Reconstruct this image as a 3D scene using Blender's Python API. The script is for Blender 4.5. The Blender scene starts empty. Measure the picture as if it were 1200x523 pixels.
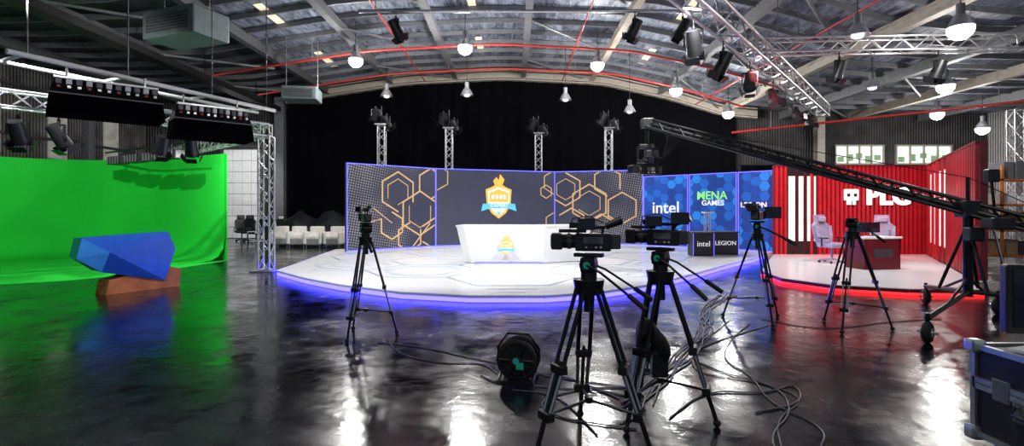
import bpy, bmesh, math, random
from mathutils import Vector, Matrix
random.seed(7)
S = bpy.context.scene
S.view_settings.view_transform = 'Standard'

# ------------------------------------------------------------------ materials
MATS = {}
def mat(name, col, rough=.5, metal=0., emit=None, es=0., var=.12, scale=6., bump=0., stripes=None, spec=.5):
    if name in MATS: return MATS[name]
    m = bpy.data.materials.new(name); m.use_nodes = True
    nt = m.node_tree; N = nt.nodes; L = nt.links
    p = N['Principled BSDF']
    tc = N.new('ShaderNodeTexCoord'); no = N.new('ShaderNodeTexNoise')
    no.inputs['Scale'].default_value = scale; no.inputs['Detail'].default_value = 4
    L.new(tc.outputs['Object'], no.inputs['Vector'])
    cr = N.new('ShaderNodeValToRGB')
    cr.color_ramp.elements[0].position = .35; cr.color_ramp.elements[1].position = .65
    cr.color_ramp.elements[0].color = tuple(max(0, c*(1-var)) for c in col)+(1,)
    cr.color_ramp.elements[1].color = tuple(min(1, c*(1+var)) for c in col)+(1,)
    L.new(no.outputs['Fac'], cr.inputs['Fac']); L.new(cr.outputs['Color'], p.inputs['Base Color'])
    p.inputs['Roughness'].default_value = rough; p.inputs['Metallic'].default_value = metal
    p.inputs['Specular IOR Level'].default_value = spec
    if emit:
        p.inputs['Emission Color'].default_value = tuple(emit)+(1,)
        p.inputs['Emission Strength'].default_value = es
    if stripes:
        axis, sc, amt = stripes
        w = N.new('ShaderNodeTexWave'); w.wave_type = 'BANDS'; w.bands_direction = axis
        w.inputs['Scale'].default_value = sc
        L.new(tc.outputs['Object'], w.inputs['Vector'])
        b = N.new('ShaderNodeBump'); b.inputs['Strength'].default_value = amt; b.inputs['Distance'].default_value = .1
        L.new(w.outputs['Fac'], b.inputs['Height']); L.new(b.outputs['Normal'], p.inputs['Normal'])
    elif bump:
        b = N.new('ShaderNodeBump'); b.inputs['Strength'].default_value = bump
        L.new(no.outputs['Fac'], b.inputs['Height']); L.new(b.outputs['Normal'], p.inputs['Normal'])
    MATS[name] = m
    return m

BLK = mat('black_plastic', (.012,.012,.014), .38)
BLKM = mat('black_metal', (.02,.02,.022), .3, .6)
RUB = mat('rubber', (.01,.01,.01), .7)
FAB = mat('black_fabric', (.0022,.0022,.0035), 1., spec=.05)
ALU = mat('aluminium', (.72,.73,.75), .28, .85)
CHR = mat('steel_tube', (.5,.5,.52), .25, .9)
WHT = mat('white_paint', (.82,.82,.83), .35, var=.02)
STG = mat('white_vinyl_deck', (.88,.89,.92), .25, var=.02, scale=2)
STL = mat('deck_pattern_line', (.58,.66,.76), .3)
BLED = mat('blue_led', (.03,.03,.6), .4, emit=(.022,.018,1.), es=24)
BLED2 = mat('blue_led_edge', (.05,.06,.7), .4, emit=(.13,.12,1.), es=2.2)
GOLD = mat('gold_display', (.4,.27,.13), .5, emit=(.64,.40,.17), es=.66)
GRN = mat('chroma_green', (.014,.56,.04), .8, var=.06, scale=.7, spec=.2)
RED = mat('red_paint', (.42,.014,.026), .4)
REDD = mat('dark_red_paint', (.16,.006,.012), .5)
REDP = mat('red_pipe', (.42,.03,.025), .4)
WBAR = mat('white_bar_light', (.9,.88,.85), .4, emit=(1,.93,.88), es=.45)
WLT = mat('white_letter', (.9,.9,.9), .4, emit=(1,1,1), es=.9)
GRY = mat('grey_paint', (.17,.175,.19), .5, .2)
BEI = mat('beige_steel', (.36,.32,.27), .5)
DGR = mat('dark_grey', (.06,.062,.07), .5)
TEAL = mat('teal_plastic', (.02,.3,.22), .4, emit=(.02,.5,.35), es=.1)
SCRN = mat('screen_glass', (.01,.012,.02), .08)
GLAS = mat('lens_glass', (.02,.03,.08), .03)
LAMPE = mat('lamp_glow', (1,1,1), .4, emit=(1,.98,.95), es=18)
LAMPM = mat('lamp_glow_soft', (1,1,1), .4, emit=(1,.98,.95), es=5)
LAMPD = mat('lamp_glow_dim', (.8,.8,.8), .4, emit=(.85,.95,1), es=.8)
WOOD = mat('wood', (.58,.19,.05), .4, var=.3, scale=3, stripes=('Z',9,.15))
BLU1 = mat('blue_facet', (.02,.13,.66), .3, var=.08)
BLU2 = mat('light_blue_facet', (.05,.32,.88), .3, var=.08)
BLU3 = mat('deep_blue_facet', (.012,.08,.48), .3, var=.08)
LEA = mat('cream_leather', (.66,.62,.58), .55)
LEAD = mat('grey_leather', (.2,.19,.18), .5)
PUR = mat('lilac_leather', (.34,.28,.42), .5)
ORG = mat('orange_display', (.8,.4,.05), .5, emit=(.95,.50,.10), es=.6)
WD = mat('white_display', (.7,.7,.7), .5, emit=(.9,.9,.9), es=.55)
CYD = mat('cyan_display', (.1,.45,.7), .5, emit=(.08,.5,.85), es=.6)
GRD = mat('green_display', (.3,.8,.2), .5, emit=(.35,.95,.2), es=.5)
NAV = mat('navy_display', (.02,.03,.1), .5, emit=(.02,.03,.12), es=.5)

# ------------------------------------------------------------------ mesh builder
class B:
    def __init__(s, name):
        s.name = name; s.v = []; s.f = []; s.mi = []; s.sm = []; s.mats = []; s.M = Matrix.Identity(4)
    def _m(s, m):
        if m not in s.mats: s.mats.append(m)
        return s.mats.index(m)
    def add(s, vs, fs, m, smooth=False):
        o = len(s.v); k = s._m(m)
        s.v += [s.M @ Vector(v) for v in vs]
        for f in fs:
            s.f.append([i+o for i in f]); s.mi.append(k); s.sm.append(smooth)
    def box(s, c, d, m, R=None):
        c = Vector(c); hx, hy, hz = d[0]/2, d[1]/2, d[2]/2
        vs = []
        for x in (-hx,hx):
            for y in (-hy,hy):
                for z in (-hz,hz):
                    q = Vector((x,y,z))
                    if R: q = R @ q
                    vs.append(c+q)
        s.add(vs, [(0,1,3,2),(4,6,7,5),(0,4,5,1),(2,3,7,6),(0,2,6,4),(1,5,7,3)], m)
    def bbox(s, c, d, m, bev=.02, R=None):
        bm = bmesh.new(); bmesh.ops.create_cube(bm, size=1)
        for v in bm.verts: v.co = Vector((v.co.x*d[0], v.co.y*d[1], v.co.z*d[2]))
        bmesh.ops.bevel(bm, geom=bm.edges[:], offset=bev, segments=2, affect='EDGES', profile=.6)
        bm.verts.index_update()
        vs = [(Vector(c) + (R @ v.co if R else v.co)) for v in bm.verts]
        fs = [[v.index for v in f.verts] for f in bm.faces]
        bm.free(); s.add(vs, fs, m)
    def cyl(s, p1, p2, r1, m, r2=None, n=10, caps=True):
        if r2 is None: r2 = r1
        p1 = Vector(p1); p2 = Vector(p2); a = (p2-p1)
        if a.length < 1e-6: return
        a.normalize(); u = a.orthogonal().normalized(); w = a.cross(u)
        vs = []
        for p, r in ((p1,r1),(p2,r2)):
            for i in range(n):
                t = 2*math.pi*i/n
                vs.append(p + u*math.cos(t)*r + w*math.sin(t)*r)
        s.add(vs, [(i,(i+1)%n,n+(i+1)%n,n+i) for i in range(n)], m, n > 6)
        if caps:
            s.add(vs[:n], [tuple(range(n))[::-1]], m); s.add(vs[n:], [tuple(range(n))], m)
    def tube(s, pts, r, m, n=6):
        pts = [Vector(p) for p in pts]; vs = []
        for k, p in enumerate(pts):
            a = (pts[min(k+1,len(pts)-1)]-pts[max(k-1,0)]).normalized()
            ref = Vector((0,0,1)) if abs(a.z) < .9 else Vector((0,1,0))
            u = a.cross(ref).normalized(); w = a.cross(u)
            for i in range(n):
                t = 2*math.pi*i/n; vs.append(p + u*math.cos(t)*r + w*math.sin(t)*r)
        fs = []
        for k in range(len(pts)-1):
            for i in range(n):
                fs.append((k*n+i, k*n+(i+1)%n, (k+1)*n+(i+1)%n, (k+1)*n+i))
        fs.append(tuple(range(n))); fs.append(tuple(range((len(pts)-1)*n, len(pts)*n)))
        s.add(vs, fs, m, True)
    def lathe(s, prof, o, m, axis=(0,0,1), n=16):
        a = Vector(axis).normalized(); u = a.orthogonal().normalized(); w = a.cross(u); o = Vector(o)
        vs = []
        for r, h in prof:
            for i in range(n):
                t = 2*math.pi*i/n; vs.append(o + a*h + u*math.cos(t)*r + w*math.sin(t)*r)
        fs = []
        for k in range(len(prof)-1):
            for i in range(n):
                fs.append((k*n+i, k*n+(i+1)%n, (k+1)*n+(i+1)%n, (k+1)*n+i))
        s.add(vs, fs, m, True)
    def sph(s, c, r, m, sc=(1,1,1), n=12):
        prof = [(max(.0005,math.sin(math.pi*k/8))*r, -math.cos(math.pi*k/8)*r) for k in range(9)]
        o = len(s.v); s.lathe(prof, (0,0,0), m, n=n)
        Mi = s.M.inverted()
        for i in range(o, len(s.v)):
            q = Mi @ s.v[i]; s.v[i] = s.M @ Vector((q.x*sc[0]+c[0], q.y*sc[1]+c[1], q.z*sc[2]+c[2]))
    def prism(s, pts, ext, m):
        pts = [Vector(p) for p in pts]; e = Vector(ext); n = len(pts)
        vs = pts + [p+e for p in pts]
        s.add(vs, [tuple(range(n)), tuple(range(n,2*n))[::-1]] + [(i,n+i,n+(i+1)%n,(i+1)%n) for i in range(n)], m)
    def text(s, txt, size, o, m, xd=(1,0,0), up=(0,0,1), ext=.01, bold=.0, center=True, sp=1.):
        cu = bpy.data.curves.new('tmp','FONT'); cu.body = txt; cu.size = size; cu.extrude = ext; cu.offset = bold
        cu.resolution_u = 3; cu.space_character = sp
        cu.align_x = 'CENTER' if center else 'LEFT'; cu.align_y = 'CENTER'
        ob = bpy.data.objects.new('tmp', cu); S.collection.objects.link(ob)
        dg = bpy.context.evaluated_depsgraph_get()
        me = bpy.data.meshes.new_from_object(ob.evaluated_get(dg))
        X = Vector(xd).normalized(); U = Vector(up).normalized(); Nn = X.cross(U); o = Vector(o)
        vs = [o + X*v.co.x + U*v.co.y + Nn*v.co.z for v in me.vertices]
        s.add(vs, [tuple(p.vertices) for p in me.polygons], m)
        bpy.data.objects.remove(ob); bpy.data.curves.remove(cu); bpy.data.meshes.remove(me)
    def truss(s, p1, p2, w, m, step=None, chords=4, rc=None, up=(0,0,1)):
        p1 = Vector(p1); p2 = Vector(p2); a = (p2-p1); Ln = a.length; a.normalize()
        up = Vector(up)
        if abs(a.dot(up)) > .95: up = Vector((0,1,0))
        u = a.cross(up).normalized(); v = u.cross(a).normalized()
        rc = rc or w*.085; step = step or w*1.1
        if chords == 4: off = [u*w/2+v*w/2, -u*w/2+v*w/2, -u*w/2-v*w/2, u*w/2-v*w/2]
        else: off = [v*w*.55, -u*w/2-v*w*.4, u*w/2-v*w*.4]
        for o in off: s.cyl(p1+o, p2+o, rc, m, n=7)
        k = max(1, int(Ln/step)); c = len(off)
        for i in range(k):
            a0 = p1+a*Ln*i/k; a1 = p1+a*Ln*(i+1)/k
            for j in range(c):
                o1, o2 = off[j], off[(j+1)%c]
                if i % 2: o1, o2 = o2, o1
                s.cyl(a0+o1, a1+o2, rc*.55, m, n=4, caps=False)
        for e in (p1, p2):
            for j in range(c): s.cyl(e+off[j], e+off[(j+1)%c], rc*.7, m, n=5)
    def done(s, loc=None, rotz=0.):
        me = bpy.data.meshes.new(s.name)
        if loc is None:
            xs=[v.x for v in s.v]; ys=[v.y for v in s.v]; zs=[v.z for v in s.v]
            o = Vector(((min(xs)+max(xs))/2,(min(ys)+max(ys))/2,min(zs)))
            vs = [v-o for v in s.v]; loc = o
        else: vs = s.v
        me.from_pydata([tuple(v) for v in vs], [], s.f)
        for m in s.mats: me.materials.append(m)
        for i, p in enumerate(me.polygons):
            p.material_index = s.mi[i]; p.use_smooth = s.sm[i]
        me.update()
        ob = bpy.data.objects.new(s.name, me); S.collection.objects.link(ob)
        ob.location = loc; ob.rotation_euler = (0,0,rotz)
        return ob

def TR(x,y,z=0,rz=0,rx=0,ry=0):
    return Matrix.Translation((x,y,z)) @ Matrix.Rotation(rz,4,'Z') @ Matrix.Rotation(ry,4,'Y') @ Matrix.Rotation(rx,4,'X')

def clip(poly, x0, x1, y0, y1):
    def cl(p, ins, it):
        out = []
        for i in range(len(p)):
            a, b = p[i-1], p[i]
            ia, ib = ins(a), ins(b)
            if ib:
                if not ia: out.append(it(a,b))
                out.append(b)
            elif ia: out.append(it(a,b))
        return out
    def ix(k, c):
        def f(a, b):
            t = (c-a[k])/(b[k]-a[k]); return (a[0]+(b[0]-a[0])*t, a[1]+(b[1]-a[1])*t)
        return f
    for k, c, sg in ((0,x0,1),(0,x1,-1),(1,y0,1),(1,y1,-1)):
        if not poly: return poly
        poly = cl(poly, (lambda q,k=k,c=c,sg=sg: (q[k]-c)*sg >= 0), ix(k,c))
    return poly

# ------------------------------------------------------------------ room shell
RP = [(-20,7.6),(-16,7.6),(-12,7.75),(-9.8,8.1),(-5.6,8.75),(-.5,9.0),(4.7,8.75),(8.4,7.95),(11.2,7.1),(14,6.85),(26,6.7)]
def zr(x):
    for (a,za),(b,zb) in zip(RP, RP[1:]):
        if a <= x <= b:
            return za+(zb-za)*(x-a)/(b-a)
    return 7.0
XS = [-20+46*i/46 for i in range(47)]

def floor_mat():
    m = bpy.data.materials.new('glossy_black_floor'); m.use_nodes = True
    nt = m.node_tree; N = nt.nodes; L = nt.links; p = N['Principled BSDF']
    tc = N.new('ShaderNodeTexCoord')
    n1 = N.new('ShaderNodeTexNoise'); n1.inputs['Scale'].default_value = .9; n1.inputs['Detail'].default_value = 8; n1.inputs['Roughness'].default_value=.65
    L.new(tc.outputs['Object'], n1.inputs['Vector'])
    cr = N.new('ShaderNodeValToRGB'); e = cr.color_ramp.elements
    e[0].position=.35; e[0].color=(.002,.003,.007,1); e[1].position=.7; e[1].color=(.009,.011,.020,1)
    L.new(n1.outputs['Fac'], cr.inputs['Fac']); L.new(cr.outputs['Color'], p.inputs['Base Color'])
    mr = N.new('ShaderNodeMapRange'); mr.inputs['From Min'].default_value=.36; mr.inputs['From Max'].default_value=.64
    mr.inputs['To Min'].default_value=.07; mr.inputs['To Max'].default_value=.30
    n3 = N.new('ShaderNodeTexNoise'); n3.inputs['Scale'].default_value = 1.5; n3.inputs['Detail'].default_value = 9; n3.inputs['Roughness'].default_value=.72
    L.new(tc.outputs['Object'], n3.inputs['Vector'])
    L.new(n3.outputs['Fac'], mr.inputs['Value']); L.new(mr.outputs['Result'], p.inputs['Roughness'])
    ms = N.new('ShaderNodeMapRange'); ms.inputs['From Min'].default_value=.35; ms.inputs['From Max'].default_value=.65
    ms.inputs['To Min'].default_value=.3; ms.inputs['To Max'].default_value=.9
    L.new(n1.outputs['Fac'], ms.inputs['Value']); L.new(ms.outputs['Result'], p.inputs['Specular IOR Level'])
    n2 = N.new('ShaderNodeTexNoise'); n2.inputs['Scale'].default_value = 5.; n2.inputs['Detail'].default_value=6
    L.new(tc.outputs['Object'], n2.inputs['Vector'])
    b = N.new('ShaderNodeBump'); b.inputs['Strength'].default_value=.16; b.inputs['Distance'].default_value=.03
    L.new(n2.outputs['Fac'], b.inputs['Height']); L.new(b.outputs['Normal'], p.inputs['Normal'])
    p.inputs['IOR'].default_value = 1.75
    return m
FLM = floor_mat()
b = B('floor'); b.box((3,11,-.1),(46,34.4,.2),FLM); b.done()

def foil_mat():
    m = bpy.data.materials.new('roof_foil_insulation'); m.use_nodes = True
    nt = m.node_tree; N = nt.nodes; L = nt.links; p = N['Principled BSDF']
    tc = N.new('ShaderNodeTexCoord'); mp = N.new('ShaderNodeMapping'); mp.inputs['Scale'].default_value=(2.8,.6,1)
    L.new(tc.outputs['Object'], mp.inputs['Vector'])
    n = N.new('ShaderNodeTexNoise'); n.inputs['Scale'].default_value=2.; n.inputs['Detail'].default_value=9; n.inputs['Roughness'].default_value=.75
    L.new(mp.outputs['Vector'], n.inputs['Vector'])
    cr = N.new('ShaderNodeValToRGB'); e = cr.color_ramp.elements
    e[0].position=.38; e[0].color=(.035,.04,.06,1); e[1].position=.66; e[1].color=(.40,.45,.58,1)
    L.new(n.outputs['Fac'], cr.inputs['Fac']); L.new(cr.outputs['Color'], p.inputs['Base Color'])
    p.inputs['Roughness'].default_value=.45; p.inputs['Metallic'].default_value=.3
    b = N.new('ShaderNodeBump'); b.inputs['Strength'].default_value=.6; b.inputs['Distance'].default_value=.1
    L.new(n.outputs['Fac'], b.inputs['Height']); L.new(b.outputs['Normal'], p.inputs['Normal'])
    return m
FOIL = foil_mat()
FOILD = mat('roof_left_dark', (.035,.037,.045), .6, .2, var=.5, scale=1.2)  # darker colour for the left roof bays
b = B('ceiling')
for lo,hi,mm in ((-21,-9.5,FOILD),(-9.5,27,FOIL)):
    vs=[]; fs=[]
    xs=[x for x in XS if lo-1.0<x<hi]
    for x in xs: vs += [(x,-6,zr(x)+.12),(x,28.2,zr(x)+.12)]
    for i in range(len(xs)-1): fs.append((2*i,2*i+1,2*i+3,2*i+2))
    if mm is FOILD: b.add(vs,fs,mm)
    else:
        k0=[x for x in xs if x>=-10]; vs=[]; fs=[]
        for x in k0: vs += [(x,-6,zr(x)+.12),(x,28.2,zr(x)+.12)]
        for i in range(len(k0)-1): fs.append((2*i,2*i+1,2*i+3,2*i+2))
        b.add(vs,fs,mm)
SKY = mat('skylight_sheet',(.6,.55,.4),.5,emit=(1,.85,.6),es=.7,var=.4,scale=2)
for x0 in (-8.6,-1.6,6.0):
    for y0 in (11.5,17,22.2):
        b.prism([(x0,y0,zr(x0)+.09),(x0+.28,y0,zr(x0+.28)+.09),(x0+.28,y0+2.2,zr(x0+.28)+.09),(x0,y0+2.2,zr(x0)+.09)],(0,0,.02),SKY)
b.done()
b = B('roof_purlins')
y = 5.
while y < 27.5:
    for i in range(len(XS)-1):
        x0,x1 = XS[i],XS[i+1]
        b.prism([(x0,y,zr(x0)+.1),(x0,y,zr(x0)-.08),(x1,y,zr(x1)-.08),(x1,y,zr(x1)+.1)],(0,.07,0),GRY)
    y += 1.25
b.done()
b = B('roof_rafters')
for x in (-17.5,-13.5,-9.8,-6.4,-3,.6,4.2,7.8,11.2,14.5,18.2,22):
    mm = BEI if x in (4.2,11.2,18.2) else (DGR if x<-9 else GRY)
    b.box((x,12,zr(x)-.2),(.12,31.4,.36),mm); b.box((x,12,zr(x)-.39),(.26,31.4,.04),mm)
for x in (-13.5,-6.4,.6,7.8,14.5):
    for yy in (9,14,19,24):
        b.cyl((x,yy,zr(x)-.3),(x+3.2,yy+3.2,zr(x+3)-.3),.045,GRY,n=6)
b.done()
b = B('roof_truss_arch')
for i in range(len(XS)-1):
    x0,x1 = XS[i],XS[i+1]
    if x0 < -12.5 or x1 > 13: continue
    for dz,h,w in ((-.5,.07,.35),(-.28,.3,.08),(-.02,.07,.35)):
        b.prism([(x0,27.1,zr(x0)+dz-h/2),(x0,27.1,zr(x0)+dz+h/2),(x1,27.1,zr(x1)+dz+h/2),(x1,27.1,zr(x1)+dz-h/2)],(0,w,0),BEI)
b.done()

CLAD = mat('corrugated_cladding', (.13,.12,.115), .6, .2, var=.45, scale=1.3, stripes=('Y',2.2,.9))
CLADB = mat('corrugated_back_cladding', (.035,.034,.036), .6, .2, var=.4, scale=1.3, stripes=('X',2.2,.7))
b = B('wall_left'); b.box((-20.1,11,3.9),(.2,34.4,7.8),CLAD)
LOUV = mat('translucent_sheet', (.35,.34,.3), .6, emit=(.6,.58,.5), es=.2, var=.4, scale=2)
for yy in (13.5,16.5,19.5,22.5,25.5):
    b.box((-19.97,yy,5.2),(.06,.9,2.8),LOUV)
for z in (2.4,4.6,6.6): b.box((-19.93,14,z),(.14,26,.12),DGR)
for yy in (12,18,24): b.box((-19.85,yy,3.8),(.3,.35,7.6),GRY)
b.done()
b = B('wall_back'); b.box((3,28.1,4.6),(46.2,.2,9.2),CLADB)
b.done()
b = B('wall_right'); b.box((26.1,11,3.5),(.2,34.4,7.0),mat('right_cladding',(.45,.45,.45),.6,stripes=('Y',2.2,.6)))
for yy in (14,20,26): b.box((25.85,yy,3.4),(.3,.3,6.8),GRY)
b.done()
b = B('steel_column'); b.box((-12.5,27.5,3.8),(.5,.08,7.6),GRY); b.box((-12.5,27.8,3.8),(.5,.08,7.6),GRY); b.box((-12.5,27.65,3.8),(.1,.3,7.6),GRY); b.done()
b = B('steel_column'); b.box((16.6,27.5,3.4),(.4,.08,6.8),BEI); b.box((16.6,27.8,3.4),(.4,.08,6.8),BEI); b.box((16.6,27.65,3.4),(.1,.3,6.8),BEI); b.done()
b = B('stage_curtain')
vs=[];fs=[];k=0
x=-12.0
while x<12.01:
    yy=27.4+.035*math.sin(x*9)+.02*math.sin(x*23)
    vs += [(x,yy,.02),(x,yy,zr(x)-.45)]
    if k: fs.append((2*k-2,2*k,2*k+1,2*k-1))
    k+=1; x+=.12
b.add(vs,fs,FAB,True); b.done()
b = B('side_curtain')
vs=[];fs=[];k=0; x=12.2
while x<25.:
    yy=27.3+.06*math.sin(x*8)
    vs += [(x,yy,.02),(x,yy,3.9)]
    if k: fs.append((2*k-2,2*k,2*k+1,2*k-1))
    k+=1; x+=.14
b.add(vs,fs,FAB,True)
b.cyl((12.1,27.3,3.93),(25.0,27.3,3.93),.03,BLKM)
b.done()
WG = mat('window_daylight', (.6,.7,.7), .3, emit=(.75,.85,.8), es=.8, var=.5, scale=3)
LEAFW = mat('foliage_glimpse', (.1,.2,.08), .6, emit=(.25,.38,.2), es=.6, var=.5, scale=8)
for i,(x0,x1) in enumerate(((17.6,20.2),(20.9,23.9))):
    b = B('window_%d'%(i+1)); n=4
    b.box(((x0+x1)/2,27.92,4.55),(x1-x0,.06,.95),WG)
    for k in range(5): b.box((x0+.3+(x1-x0-.6)*k/4,27.885,4.3+.1*(k%3)),(.35,.01,.28+.1*(k%2)),LEAFW)
    for z in (4.05,5.05): b.box(((x0+x1)/2,27.86,z),(x1-x0+.1,.12,.08),BEI)
    for k in range(n+1): b.box((x0+(x1-x0)*k/n,27.86,4.55),(.06,.12,1.),BEI)
    b.done()
DW = mat('white_door_sheet', (.88,.88,.89), .5, var=.05)
b = B('door_1')
for r in range(8):
    for c in range(4):
        b.box((-15.4+c*.5,27.83,.32+r*.6),(.475,.1,.575),DW)
b.box((-14.65,27.88,2.45),(1.98,.04,4.85),GRY)
b.box((-15.72,27.8,2.4),(.12,.2,4.9),DGR); b.box((-13.58,27.8,2.4),(.12,.2,4.9),DGR); b.box((-14.65,27.8,4.98),(2.3,.2,.15),DGR)
b.done()

b = B('sprinkler_pipe')
for yy,dz in ((24.2,.75),(20.5,.8)):
    b.tube([(x,yy,zr(x)-dz) for x in XS if -13<x<12],.045,REDP,8)
for x in (-4.5,2.6,9.5): b.cyl((x,6,zr(x)-.6),(x,26.5,zr(x)-.6),.03,REDP,n=8)
b.tube([(11.5,26.8,5.6),(16,23.6,5.75),(19.5,20.5,5.8),(25.6,14.8,5.8)],.06,REDP,8)
for x,yy,z in ((13,25.73,5.65),(19.5,20.5,5.8)):
    b.cyl((x,yy,z),(x,yy,zr(x)),.015,GRY,n=5)
for x,yy in ((-3,24.2),(3,24.2),(-8,20.5),(0,20.5),(8,20.5),(9,24.2)):
    b.cyl((x,yy,zr(x)-.8),(x,yy,zr(x)+.05),.015,GRY,n=5)
b.done()

# ------------------------------------------------------------------ high-bay lamps
def point(name,loc,e,r=.12,col=(1,.97,.92)):
    l = bpy.data.lights.new(name,'POINT'); l.energy=e; l.shadow_soft_size=r; l.color=col
    o = bpy.data.objects.new(name,l); S.collection.objects.link(o); o.location=loc; return o
def spot(name,loc,tgt,e,ang=60,r=.15,col=(1,1,1),blend=.6):
    l = bpy.data.lights.new(name,'SPOT'); l.energy=e; l.spot_size=math.radians(ang); l.spot_blend=blend; l.shadow_soft_size=r; l.color=col
    o = bpy.data.objects.new(name,l); S.collection.objects.link(o); o.location=loc
    o.rotation_euler=(Vector(tgt)-Vector(loc)).to_track_quat('-Z','Y').to_euler(); return o
def highbay(x,y,z,on):
    b = B('high_bay_lamp')
    b.cyl((x,y,z+.5),(x,y,zr(x)+.05),.012,BLKM,n=5)
    b.cyl((x,y,z+.28),(x,y,z+.55),.09,GRY,n=12)
    b.lathe([(.09,.3),(.14,.26),(.22,.12),(.27,0),(.285,-.01),(.26,0),(.2,.12),(.1,.24)],(x,y,z),ALU)
    if on: b.sph((x,y,z-.06),.27,LAMPE if x<9 else LAMPM,(1,1,.9))
    else: b.sph((x,y,z+.02),.15,LAMPD,(1,1,.7))
    b.done()
    if on: point('high_bay_bulb',(x,y,z-.42),on,.2)
for x,y,z,on in ((-5.95,19.5,7.3,650),(-1.73,18.9,7.6,800),(3.47,20.8,7.5,800),(7.27,22.7,6.9,600),(10.3,24.4,6.2,450),
                 (10.6,12.1,5.9,280),(15.07,17.8,5.9,300),(19.1,23,5.9,400),(8.57,12.7,5.9,0),(10.9,19.8,5.9,0),(12.8,18.2,5.9,0),
                 (21.5,23.4,5.3,250),(-1.92,21.8,6.45,0),(2.4,23,6.5,0),(-5.56,22.7,6.6,0),(5.33,23.2,6.0,0)):
    highbay(x,y,z,on)

# ------------------------------------------------------------------ spotlights
def spotfix(name,x,y,z,rz,tilt,s=1.,zt=None,glow=None,parent=None):
    b = parent or B(name); M0=b.M.copy()
    if zt is not None: b.cyl((x,y,z),(x,y,zt),.015,BLKM,n=6)
    b.M = M0 @ TR(x,y,z,rz)
    b.cyl((0,0,0),(0,0,-.1*s),.03*s,BLKM)
    b.box((0,0,-.12*s),(.34*s,.05*s,.03*s),BLKM)
    for sx in (-.17,.17): b.box((sx*s,0,-.25*s),(.02*s,.05*s,.28*s),BLKM)
    b.M = M0 @ TR(x,y,z,rz) @ Matrix.Translation((0,0,-.33*s)) @ Matrix.Rotation(tilt,4,'X')
    b.cyl((0,0,.24*s),(0,0,-.22*s),.12*s,BLK,.15*s,n=14)
    b.cyl((0,0,-.2*s),(0,0,-.235*s),.13*s,glow or GLAS,n=14)
    for a in range(4):
        t=a*math.pi/2
        R=Matrix.Rotation(t,3,'Z') @ Matrix.Rotation(-.45,3,'X')
        b.box(Matrix.Rotation(t,3,'Z') @ Vector((0,.19*s,-.29*s)),(.24*s,.012,.17*s),BLKM,R)
    b.M = M0
    if parent is None: b.done()

# ------------------------------------------------------------------ green cyclorama
b = B('green_screen_cyclorama')
path=[(-16.9,10.4),(-16.9,13),(-16.9,15.3),(-16.6,16.6),(-15.9,17.4),(-14.9,17.8),(-13.6,17.9),(-12.6,17.8),(-11.9,17.5),(-10.3,16.55),(-8.8,15.7)]
prof=[(0,3.3),(0,2.2),(0,1.2),(0,.7),(.06,.38),(.2,.16),(.42,.05),(.8,.015)]
vs=[];fs=[];n=len(prof)
for i,p in enumerate(path):
    a=Vector(path[max(0,i-1)]); c=Vector(path[min(len(path)-1,i+1)]); d=(c-a).normalized(); nn=Vector((d.y,-d.x))
    for o,z in prof: vs.append((p[0]+nn.x*o,p[1]+nn.y*o,z))
for i in range(len(path)-1):
    for k in range(n-1): fs.append((i*n+k,(i+1)*n+k,(i+1)*n+k+1,i*n+k+1))
b.add(vs,fs,GRN,True)
b.prism([(x,y,.002) for x,y in path]+[(-8.9,13.9,.002),(-9.25,12.4,.002),(-9.9,11.3,.002),(-10.9,10.7,.002),(-13,10.3,.002)],(0,0,.012),GRN)
for i in range(len(path)-1):
    a=Vector(path[i]); c=Vector(path[i+1]); d=(c-a).normalized(); nn=Vector((-d.y,d.x))*.04
    b.prism([(a.x+nn.x,a.y+nn.y,0.01),(c.x+nn.x,c.y+nn.y,0.01),(c.x+nn.x,c.y+nn.y,3.3),(a.x+nn.x,a.y+nn.y,3.3)],(nn.x,nn.y,0),GRN)
b.done()
b = B('green_set_truss_frame')
b.truss((-6.31,13.15,.05),(-6.31,13.15,3.45),.28,ALU)
b.box((-6.31,13.15,.02),(.6,.6,.03),CHR)
b.truss((-6.31,13.15,3.62),(-9.9,8.6,3.62),.3,ALU)
b.truss((-6.31,13.15,3.62),(-12.6,18.9,3.62),.3,ALU)
b.truss((-9.9,8.6,3.62),(-18.0,13.5,3.62),.3,ALU)
b.truss((-12.6,18.9,.05),(-12.6,18.9,3.45),.28,ALU)
b.truss((-9.9,8.6,.05),(-9.9,8.6,3.45),.28,ALU)
b.done()
b = B('lighting_pipe_rail')
b.cyl((-6.04,13.04,4.1),(-8.0,8.1,4.1),.045,WHT)
b.cyl((-6.6,13.3,4.1),(-8.75,8.5,4.1),.035,WHT)
for t in (0.05,.33,.66,.95):
    x=-6.04-1.96*t; y=13.04-4.94*t
    b.cyl((x,y,4.1),(x,y,zr(x)+.05),.012,DGR,n=6); b.cyl((x,y,4.13),(x-.72,y+.35,4.13),.03,WHT)
b.done()
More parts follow.
